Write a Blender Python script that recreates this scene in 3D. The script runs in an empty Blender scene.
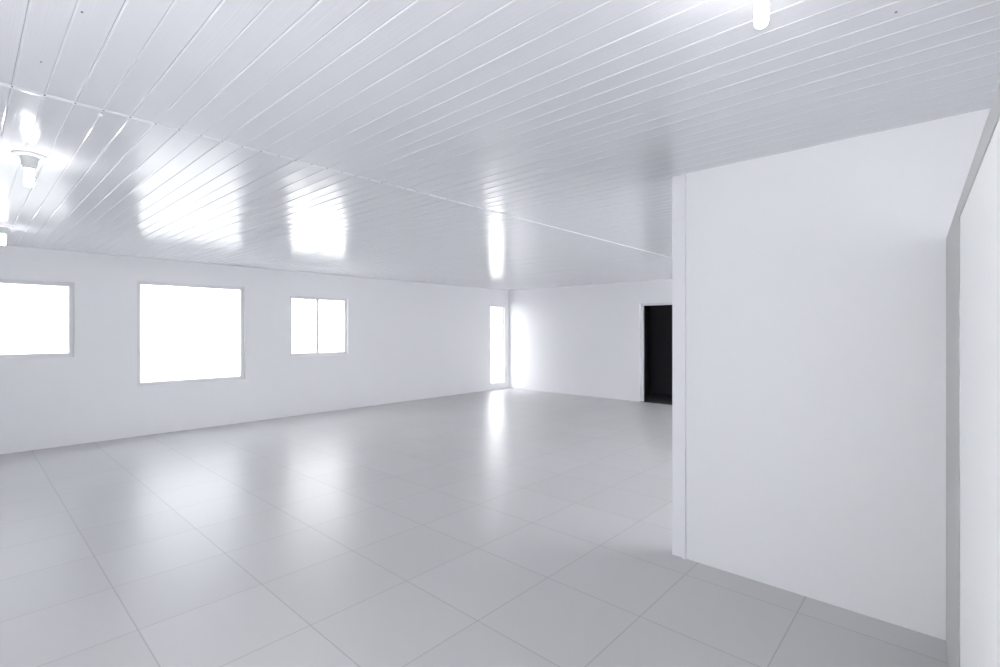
import bpy, bmesh, math, random
from mathutils import Vector, Matrix
random.seed(4)
scene = bpy.context.scene
COL = scene.collection
CAM_Z, CEIL_Z = 1.50, 2.526          # eye height and ceiling height (m)
X0, X1, Y0, Y1 = -1.20, 9.60, -1.60, 8.46   # room shell; +Y runs along the ceiling boards
SEAM_Y = 2.925                        # joint profile across the boards

# ------------------------------------------------------------------ helpers
def obj(name, bm, m, parent=None, kind=None, smooth=False, label=None):
    me = bpy.data.meshes.new(name)
    bmesh.ops.recalc_face_normals(bm, faces=bm.faces)
    bm.to_mesh(me); bm.free()
    if smooth:
        for p in me.polygons: p.use_smooth = True
    me.materials.append(m)
    o = bpy.data.objects.new(name, me); COL.objects.link(o)
    if parent: o.parent = parent
    if kind: o['kind'] = kind
    if label: o['label'] = label
    return o

def empty(name, loc=(0, 0, 0), rz=0, kind=None):
    o = bpy.data.objects.new(name, None); COL.objects.link(o)
    o.location = loc; o.rotation_euler.z = rz
    o.empty_display_size = .1
    if kind: o['kind'] = kind
    return o

def box(bm, x0, x1, y0, y1, z0, z1, bevel=0):
    t = bmesh.new()
    v = [t.verts.new(p) for p in ((x0,y0,z0),(x1,y0,z0),(x1,y1,z0),(x0,y1,z0),(x0,y0,z1),(x1,y0,z1),(x1,y1,z1),(x0,y1,z1))]
    for f in ((0,3,2,1),(4,5,6,7),(0,1,5,4),(1,2,6,5),(2,3,7,6),(3,0,4,7)):
        t.faces.new([v[i] for i in f])
    if bevel:
        bmesh.ops.bevel(t, geom=list(t.edges), offset=bevel, segments=2, affect='EDGES', profile=.6)
    me = bpy.data.meshes.new('tmp'); t.to_mesh(me); t.free()
    bm.from_mesh(me); bpy.data.meshes.remove(me)
    return bm

def lathe(bm, prof, seg=40):
    rings = []
    for r, z in prof:
        if r < 1e-6: rings.append([bm.verts.new((0, 0, z))])
        else: rings.append([bm.verts.new((r*math.cos(2*math.pi*k/seg), r*math.sin(2*math.pi*k/seg), z)) for k in range(seg)])
    for a, b in zip(rings, rings[1:]):
        for k in range(seg):
            q = (k+1) % seg
            if len(a) == 1: bm.faces.new((a[0], b[k], b[q]))
            elif len(b) == 1: bm.faces.new((a[k], a[q], b[0]))
            else: bm.faces.new((a[k], a[q], b[q], b[k]))
    return bm

# ------------------------------------------------------------------ materials
def mat(name, col, rough=.5, spec=.5, emit=None, bump=None, coat=0, metal=0):
    m = bpy.data.materials.new(name); m.use_nodes = True
    nt = m.node_tree; b = nt.nodes['Principled BSDF']
    b.inputs['Base Color'].default_value = (*col, 1)
    b.inputs['Roughness'].default_value = rough
    b.inputs['Specular IOR Level'].default_value = spec
    b.inputs['Metallic'].default_value = metal
    b.inputs['Coat Weight'].default_value = coat
    if emit:
        b.inputs['Emission Color'].default_value = (*emit[0], 1)
        b.inputs['Emission Strength'].default_value = emit[1]
    if bump:
        scale, strength, stretch = bump
        tc = nt.nodes.new('ShaderNodeTexCoord'); mp = nt.nodes.new('ShaderNodeMapping')
        mp.inputs['Scale'].default_value = stretch
        n = nt.nodes.new('ShaderNodeTexNoise'); n.inputs['Scale'].default_value = scale; n.inputs['Detail'].default_value = 3
        bp = nt.nodes.new('ShaderNodeBump'); bp.inputs['Strength'].default_value = strength; bp.inputs['Distance'].default_value = .004
        L = nt.links.new
        L(tc.outputs['Object'], mp.inputs['Vector']); L(mp.outputs['Vector'], n.inputs['Vector'])
        L(n.outputs['Fac'], bp.inputs['Height']); L(bp.outputs['Normal'], b.inputs['Normal'])
    return m

def ceiling_material():
    m = mat('white_pvc_boards', (.765, .773, .805), .13, .55)
    nt = m.node_tree; b = nt.nodes['Principled BSDF']; L = nt.links.new
    tc = nt.nodes.new('ShaderNodeTexCoord')
    def noise(sc, stretch, detail=2):
        mp = nt.nodes.new('ShaderNodeMapping'); mp.inputs['Scale'].default_value = stretch
        n = nt.nodes.new('ShaderNodeTexNoise'); n.inputs['Scale'].default_value = sc; n.inputs['Detail'].default_value = detail
        L(tc.outputs['Object'], mp.inputs['Vector']); L(mp.outputs['Vector'], n.inputs['Vector'])
        return n
    ribs = noise(1, (260, 1.2, 1), 1)      # fine lengthwise extrusion lines
    wavy = noise(1, (5, .9, 1), 2)         # slight sag of each board
    b1 = nt.nodes.new('ShaderNodeBump'); b1.inputs['Strength'].default_value = .8; b1.inputs['Distance'].default_value = .0006
    b2 = nt.nodes.new('ShaderNodeBump'); b2.inputs['Strength'].default_value = .5; b2.inputs['Distance'].default_value = .006
    L(wavy.outputs['Fac'], b2.inputs['Height']); L(ribs.outputs['Fac'], b1.inputs['Height'])
    L(b2.outputs['Normal'], b1.inputs['Normal']); L(b1.outputs['Normal'], b.inputs['Normal'])
    return m

def pane_material(name='clear_glass', tint=(1, 1, 1)):
    m = bpy.data.materials.new(name); m.use_nodes = True
    nt = m.node_tree; nt.nodes.remove(nt.nodes['Principled BSDF'])
    out = nt.nodes['Material Output']
    t = nt.nodes.new('ShaderNodeBsdfTransparent'); t.inputs['Color'].default_value = (*tint, 1); g = nt.nodes.new('ShaderNodeBsdfGlossy'); g.inputs['Roughness'].default_value = .02
    fr = nt.nodes.new('ShaderNodeFresnel'); ge = nt.nodes.new('ShaderNodeNewGeometry')
    io = nt.nodes.new('ShaderNodeMapRange'); io.inputs['To Min'].default_value = 1.45; io.inputs['To Max'].default_value = 1/1.45
    nt.links.new(ge.outputs['Backfacing'], io.inputs['Value']); nt.links.new(io.outputs[0], fr.inputs['IOR'])
    mx = nt.nodes.new('ShaderNodeMixShader')
    nt.links.new(fr.outputs[0], mx.inputs[0]); nt.links.new(t.outputs[0], mx.inputs[1]); nt.links.new(g.outputs[0], mx.inputs[2])
    nt.links.new(mx.outputs[0], out.inputs[0])
    return m

def floor_material():
    m = mat('grey_floor_tile', (.58, .58, .585), .35, .4)
    nt = m.node_tree; b = nt.nodes['Principled BSDF']; L = nt.links.new
    tc = nt.nodes.new('ShaderNodeTexCoord')
    br = nt.nodes.new('ShaderNodeTexBrick'); br.offset = 0
    br.inputs['Color1'].default_value = (.58, .58, .585, 1); br.inputs['Color2'].default_value = (.555, .555, .56, 1)
    br.inputs['Mortar'].default_value = (.42, .42, .425, 1); br.inputs['Scale'].default_value = 1
    br.inputs['Mortar Size'].default_value = .003
    br.inputs['Brick Width'].default_value = .6; br.inputs['Row Height'].default_value = .6
    L(tc.outputs['Object'], br.inputs['Vector']); L(br.outputs['Color'], b.inputs['Base Color'])
    return m

M_CEIL = ceiling_material()
M_WALL = mat('white_wall_paint', (.84, .84, .86), .6, .3, bump=(30, .08, (1, 1, 1)))
M_PANEL = mat('smooth_white_panel', (.875, .88, .89), .45, .4, bump=(6, .03, (1, 1, 1)))
M_POST = mat('glossy_white_upvc', (.86, .86, .89), .3, .5, bump=(40, .03, (1, 1, .1)))
M_BRIGHT = mat('white_laminate', (.93, .93, .93), .4, .4, bump=(20, .03, (1, 1, 1)))
M_GREYFRAME = mat('pale_grey_aluminium', (.50, .50, .50), .45, .5, bump=(60, .05, (.05, 1, 1)))
M_STRIP = mat('white_joint_profile', (.76, .77, .80), .22, .5, bump=(40, .06, (.1, 1, 1)))
M_SCREW = mat('dull_screw_steel', (.16, .16, .17), .4, .5, metal=.6, bump=(300, .05, (1, 1, 1)))
M_PLATE = mat('white_lamp_plastic', (.78, .79, .80), .35, .5, bump=(80, .03, (1, 1, 1)))
M_HOLDER = mat('grey_white_porcelain', (.62, .63, .63), .3, .5, bump=(80, .03, (1, 1, 1)))
M_BULB = mat('lit_bulb', (.9, .9, .9), .4, .3, emit=((1.0, .995, 1.0), 19))
M_FRAME = mat('white_window_aluminium', (.75, .75, .77), .4, .5, bump=(60, .04, (1, 1, 1)))
M_GLASS = pane_material()
M_DIM = pane_material('strong_dimming_glass', (.60, .61, .62))  # tint put in to dim the window's bright reflection on the ceiling
M_TINT = pane_material('mild_dimming_glass', (.72, .73, .74))  # milder tint, added to tone down the daylight in the wider window
M_FLOOR = floor_material()
M_DARK = mat('painted_unlit_dark', (.10, .10, .11), .7, .3, bump=(30, .05, (1, 1, 1)))  # darkness of the unlit room put into the colour
M_PAVE = mat('pale_concrete', (.55, .55, .54), .8, .2, bump=(12, .2, (1, 1, 1)))

# ------------------------------------------------------------------ ceiling of grooved boards
def make_ceiling():
    bm = bmesh.new()
    P = .1015                                  # groove pitch measured along the joint
    prof = []                                  # (x, z)
    k0 = int((X0 - .4515)/P) - 1
    x = .4515 + k0*P; k = k0
    while x < X1 + P:
        joint = (k % 2 != 0)
        w, d = (.0070, .0034) if joint else (.0050, .0018)
        prof += [(x-w/2-.002, 0), (x-w/2, .0006), (x-.0012, d), (x+.0012, d), (x+w/2, .0006), (x+w/2+.002, 0)]
        for t in (.2, .35, .5, .65, .8):       # each face is pulled very slightly hollow
            prof.append((x + t*P, .0005*math.sin(math.pi*t)))
        x += P; k += 1
    prof = [(min(max(a, X0), X1), z) for a, z in prof]
    cl = []
    for p in prof:
        if not cl or p[0] > cl[-1][0] + 1e-6: cl.append(p)
    for ya, yb in ((Y0, SEAM_Y), (SEAM_Y, Y1)):
        a = [bm.verts.new((px, ya, CEIL_Z+z)) for px, z in cl]
        b = [bm.verts.new((px, yb, CEIL_Z+z)) for px, z in cl]
        ta = [bm.verts.new((px, ya, CEIL_Z+.02)) for px in (X0, X1)]
        tb = [bm.verts.new((px, yb, CEIL_Z+.02)) for px in (X0, X1)]
        for i in range(len(cl)-1):
            bm.faces.new((a[i], b[i], b[i+1], a[i+1]))
        bm.faces.new((ta[0], ta[1], tb[1], tb[0]))
    return obj('ceiling', bm, M_CEIL, kind='structure')
ceiling = make_ceiling()

def screw_bm(x, y, z, r=.0045):
    bm = bmesh.new()
    lathe(bm, [(0, -.0022), (r*.35, -.0022), (r*.4, -.0012), (r*.8, -.0018), (r, 0), (r, .006), (0, .006)], 14)
    bmesh.ops.translate(bm, verts=bm.verts, vec=(x, y, z))
    return bm
for sx, sy in ((.265, 2.068), (.209, 2.57), (2.349, 3.627), (2.036, .129)):
    obj('screw', screw_bm(sx, sy, CEIL_Z, .0035), M_SCREW, ceiling, label='dark screw head set in a ceiling board')

# joint profile where the two runs of boards meet
bm = bmesh.new()
prof = [(-.017, 0), (-.016, -.003), (-.006, -.004), (-.0045, -.0055), (.0045, -.0055), (.006, -.004), (.016, -.003), (.017, 0)]
a = [bm.verts.new((X0, SEAM_Y+p, CEIL_Z+.0008+z)) for p, z in prof]
b = [bm.verts.new((X1, SEAM_Y+p, CEIL_Z+.0008+z)) for p, z in prof]
for i in range(len(prof)-1): bm.faces.new((a[i], a[i+1], b[i+1], b[i]))
bm.faces.new((a[0], b[0], b[-1], a[-1])); bm.faces.new(a); bm.faces.new(b)
strip = obj('trim_1', bm, M_STRIP, kind='structure')
for k in range(-4, 27):
    obj('screw', screw_bm(.4515 + .1015*k, SEAM_Y-.011, CEIL_Z-.0025, .0045), M_SCREW, strip, label='dark screw head')
bm = bmesh.new(); box(bm, .442, .458, 2.978, 2.998, CEIL_Z-.008, CEIL_Z+.001, .002)
obj('clip', bm, M_PLATE, strip, label='small white plastic clip')

# ------------------------------------------------------------------ floor and walls
bm = bmesh.new(); box(bm, X0, X1, Y0, Y1, -.1, 0); obj('floor', bm, M_FLOOR, kind='structure')
bm = bmesh.new(); box(bm, -14, 24, Y1+.15, 40, -.15, -.05); obj('pavement', bm, M_PAVE, kind='structure')

def wall_with_openings(name, axis, at, thick, lo, hi, openings, m):
    """openings: (a0, a1, z0, z1) along the wall, sorted."""
    bm = bmesh.new()
    def put(a0, a1, z0, z1):
        if a1-a0 < 1e-4 or z1-z0 < 1e-4: return
        if axis == 'x': box(bm, a0, a1, min(at, at+thick), max(at, at+thick), z0, z1)
        else: box(bm, min(at, at+thick), max(at, at+thick), a0, a1, z0, z1)
    p = lo; top = CEIL_Z+.06
    for a0, a1, z0, z1 in openings:
        put(p, a0, 0, top); put(a0, a1, 0, z0); put(a0, a1, z1, top); p = a1
    put(p, hi, 0, top)
    return obj(name, bm, m, kind='structure')

FAR = [(-.85, 1.01, 1.15, 2.12), (1.68, 3.12, .70, 2.20), (3.86, 4.98, 1.04, 2.10), (8.92, 9.44, .15, 2.10)]
REAR = [(-1.0, .3, .5, 2.30), (4.2, 8.8, .8, 2.3)]  # both openings added out of view to let in daylight
wall_with_openings('wall_far', 'x', Y1, .15, X0-.15, X1+.15, FAR, M_WALL)
wall_with_openings('wall_right', 'y', X1, .15, Y0, Y1, [(3.95, 4.80, 0, 2.06)], M_WALL)
wall_with_openings('wall_left', 'y', X0-.15, .15, Y0, Y1, [(.7, 1.9, .8, 2.1)], M_WALL)  # opening added beside the camera as a daylight source
wall_with_openings('wall_rear', 'x', Y0-.15, .15, X0-.15, X1+.15, REAR, M_WALL)
# store behind the doorway in the right wall, its unlit darkness painted on
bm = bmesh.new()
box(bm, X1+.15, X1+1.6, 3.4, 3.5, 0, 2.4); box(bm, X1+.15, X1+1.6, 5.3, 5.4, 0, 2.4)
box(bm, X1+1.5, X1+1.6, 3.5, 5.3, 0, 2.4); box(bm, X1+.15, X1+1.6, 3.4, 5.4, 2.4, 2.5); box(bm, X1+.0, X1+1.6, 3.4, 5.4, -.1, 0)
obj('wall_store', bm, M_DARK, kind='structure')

def opening(name, axis, at, a0, a1, z0, z1, mullions=(), glass=M_GLASS, fw=.05, depth=.06):
    e = empty(name, (0, 0, 0), kind='structure')
    def b3(bm, p0, p1, q0, q1, d0, d1, bev=.004):
        if axis == 'x': box(bm, p0, p1, at+d0, at+d1, q0, q1, bev)
        else: box(bm, at+d0, at+d1, p0, p1, q0, q1, bev)
    bm = bmesh.new()
    b3(bm, a0, a0+fw, z0, z1, .04, .04+depth); b3(bm, a1-fw, a1, z0, z1, .04, .04+depth)
    b3(bm, a0+fw, a1-fw, z1-fw, z1, .04, .04+depth)
    if z0 > 0: b3(bm, a0+fw, a1-fw, z0, z0+fw, .04, .04+depth)
    obj('frame', bm, M_FRAME, e)
    edges = [a0+fw] + list(mullions) + [a1-fw]
    for x in mullions:
        bm = bmesh.new(); b3(bm, x-.025, x+.025, z0+(fw if z0 > 0 else 0), z1-fw, .045, .095); obj('mullion', bm, M_FRAME, e)
    if glass:
        for p, q in zip(edges, edges[1:]):
            bm = bmesh.new(); b3(bm, p+.0, q-.0, z0+(fw if z0 > 0 else .01), z1-fw, .066, .072, 0); obj('pane', bm, glass, e)
    return e
opening('window_4', 'x', Y1, *FAR[0], glass=M_DIM)
opening('window_5', 'x', Y1, *FAR[1], glass=M_TINT)
opening('window_1', 'x', Y1, *FAR[2], mullions=(4.39,))
opening('window_2', 'x', Y1, *FAR[3], fw=.025)
opening('added_window_6', 'x', Y0-.15, *REAR[0], mullions=(-.35,))  # unseen window behind the camera, added for daylight
opening('added_window_7', 'x', Y0-.15, *REAR[1], mullions=(5.73, 7.27))  # added behind the partition to brighten the far part of the room
opening('door_1', 'y', X1, 3.95, 4.80, 0, 2.06, glass=None)
opening('added_window_3', 'y', X0-.15, .7, 1.9, .8, 2.1, mullions=(1.3,))  # unseen side window, added to let daylight in

# ------------------------------------------------------------------ white partition on the right (runs along the boards)
PX = 3.21
bm = bmesh.new(); box(bm, PX, PX+.10, Y0, 1.303, 0, CEIL_Z+.004)
part = obj('wall_partition', bm, M_PANEL, kind='structure')
bm = bmesh.new(); box(bm, PX-.003, PX+.103, 1.303, 1.371, 0, CEIL_Z-.001, .002)
obj('end_post', bm, M_POST, part, label='brighter white end post')
bm = bmesh.new(); box(bm, PX-.016, PX, 1.277, 1.303, 0, CEIL_Z-.001, .003)
obj('cover_strip', bm, M_POST, part, label='narrow raised white strip')

# low grey-framed white screen close to the right of the camera, butting onto the partition
W2 = empty('trim_2', (PX-.002, .0148, 0), math.atan2(.0401, .9992), kind='structure')
TOP, RAIL = CAM_Z+.44, .0565
LEN = 2.7
def w2box(x0, x1, z0, z1, y0, y1, bev): 
    return box(bmesh.new(), -x1, -x0, y0, y1, z0, z1, bev)
obj('top_rail', w2box(.0, LEN, TOP-RAIL, TOP, -.05, 0, .0015), M_GREYFRAME, W2, label='pale grey top rail')
obj('side_panel', w2box(.0, .92, 0, TOP-RAIL, -.05, 0, .0015), M_GREYFRAME, W2, label='pale grey side panel')
obj('post', w2box(LEN-.07, LEN, 0, TOP-RAIL, -.05, 0, .0015), M_GREYFRAME, W2, label='pale grey upright')
obj('panel', w2box(.92, LEN-.07, 0, TOP-RAIL, -.04, -.003, 0), M_BRIGHT, W2, label='bright white infill panel')

# ------------------------------------------------------------------ ceiling lamps
def make_lamp(loc, label, r=.0215):
    e = empty('ceiling_lamp', loc)
    e['label'] = label; e['category'] = 'lamp'; e['group'] = 'bare bulb lamps on the ceiling'
    obj('ceiling_plate', lathe(bmesh.new(), [(0, .004), (.074, .004), (.077, 0), (.077, -.005), (.073, -.009), (.055, -.013), (.045, -.016), (0, -.016)], 48), M_PLATE, e, smooth=True)
    h = obj('lamp_holder', lathe(bmesh.new(), [(0, -.012), (.044, -.012), (.043, -.022), (.039, -.030), (.036, -.052), (.033, -.066), (.029, -.074), (.027, -.076), (0, -.076)], 40), M_HOLDER, e, smooth=True, label='grey tapered lamp holder')
    obj('collar', lathe(bmesh.new(), [(0, -.074), (.0285, -.074), (.0285, -.081), (.0255, -.083), (0, -.083)], 32), M_GREYFRAME, h, smooth=True)
    obj('bulb', lathe(bmesh.new(), [(0, -.080), (r*.8, -.080), (r, -.090), (r, -.172), (r*.93, -.180), (r*.7, -.185), (r*.35, -.187), (0, -.1875)], 36), M_BULB, e, smooth=True, label='glowing white cylindrical bulb')
    return e
make_lamp((.274, 3.985, CEIL_Z), 'lit bare bulb lamp on a round white plate on the glossy ceiling, whole')
make_lamp((.285, 6.91, CEIL_Z), 'lit bare bulb lamp on the ceiling, farthest and cut off by the left edge')
make_lamp((1.495, .386, CEIL_Z), 'lit bare bulb hanging from the ceiling boards at the top edge, nearest the camera', .0175)

# ------------------------------------------------------------------ world, camera, view
w = bpy.data.worlds.new('overcast_sky'); scene.world = w; w.use_nodes = True
bg = w.node_tree.nodes['Background']; bg.inputs[0].default_value = (.975, .983, 1, 1); bg.inputs[1].default_value = 3.0

cam = bpy.data.cameras.new('camera'); co = bpy.data.objects.new('camera', cam); COL.objects.link(co)
cam.sensor_width = 36; cam.sensor_fit = 'HORIZONTAL'; cam.lens = 36*493/1000
cam.shift_y = -(333.5-330)/1000
cam.clip_start = .02
co.location = (0, 0, CAM_Z)
co.rotation_euler = (math.pi/2, 0, -math.radians(47.6))
scene.camera = co

scene.view_settings.view_transform = 'Standard'
try: scene.view_settings.look = 'None'
except Exception: pass
scene.view_settings.gamma = 1; scene.view_settings.use_curve_mapping = False
scene.view_settings.exposure = 1.80
scene.cycles.use_denoising = True
scene.cycles.max_bounces = 10; scene.cycles.diffuse_bounces = 6; scene.cycles.glossy_bounces = 5; scene.cycles.transparent_max_bounces = 8
scene.cycles.sample_clamp_indirect = 8
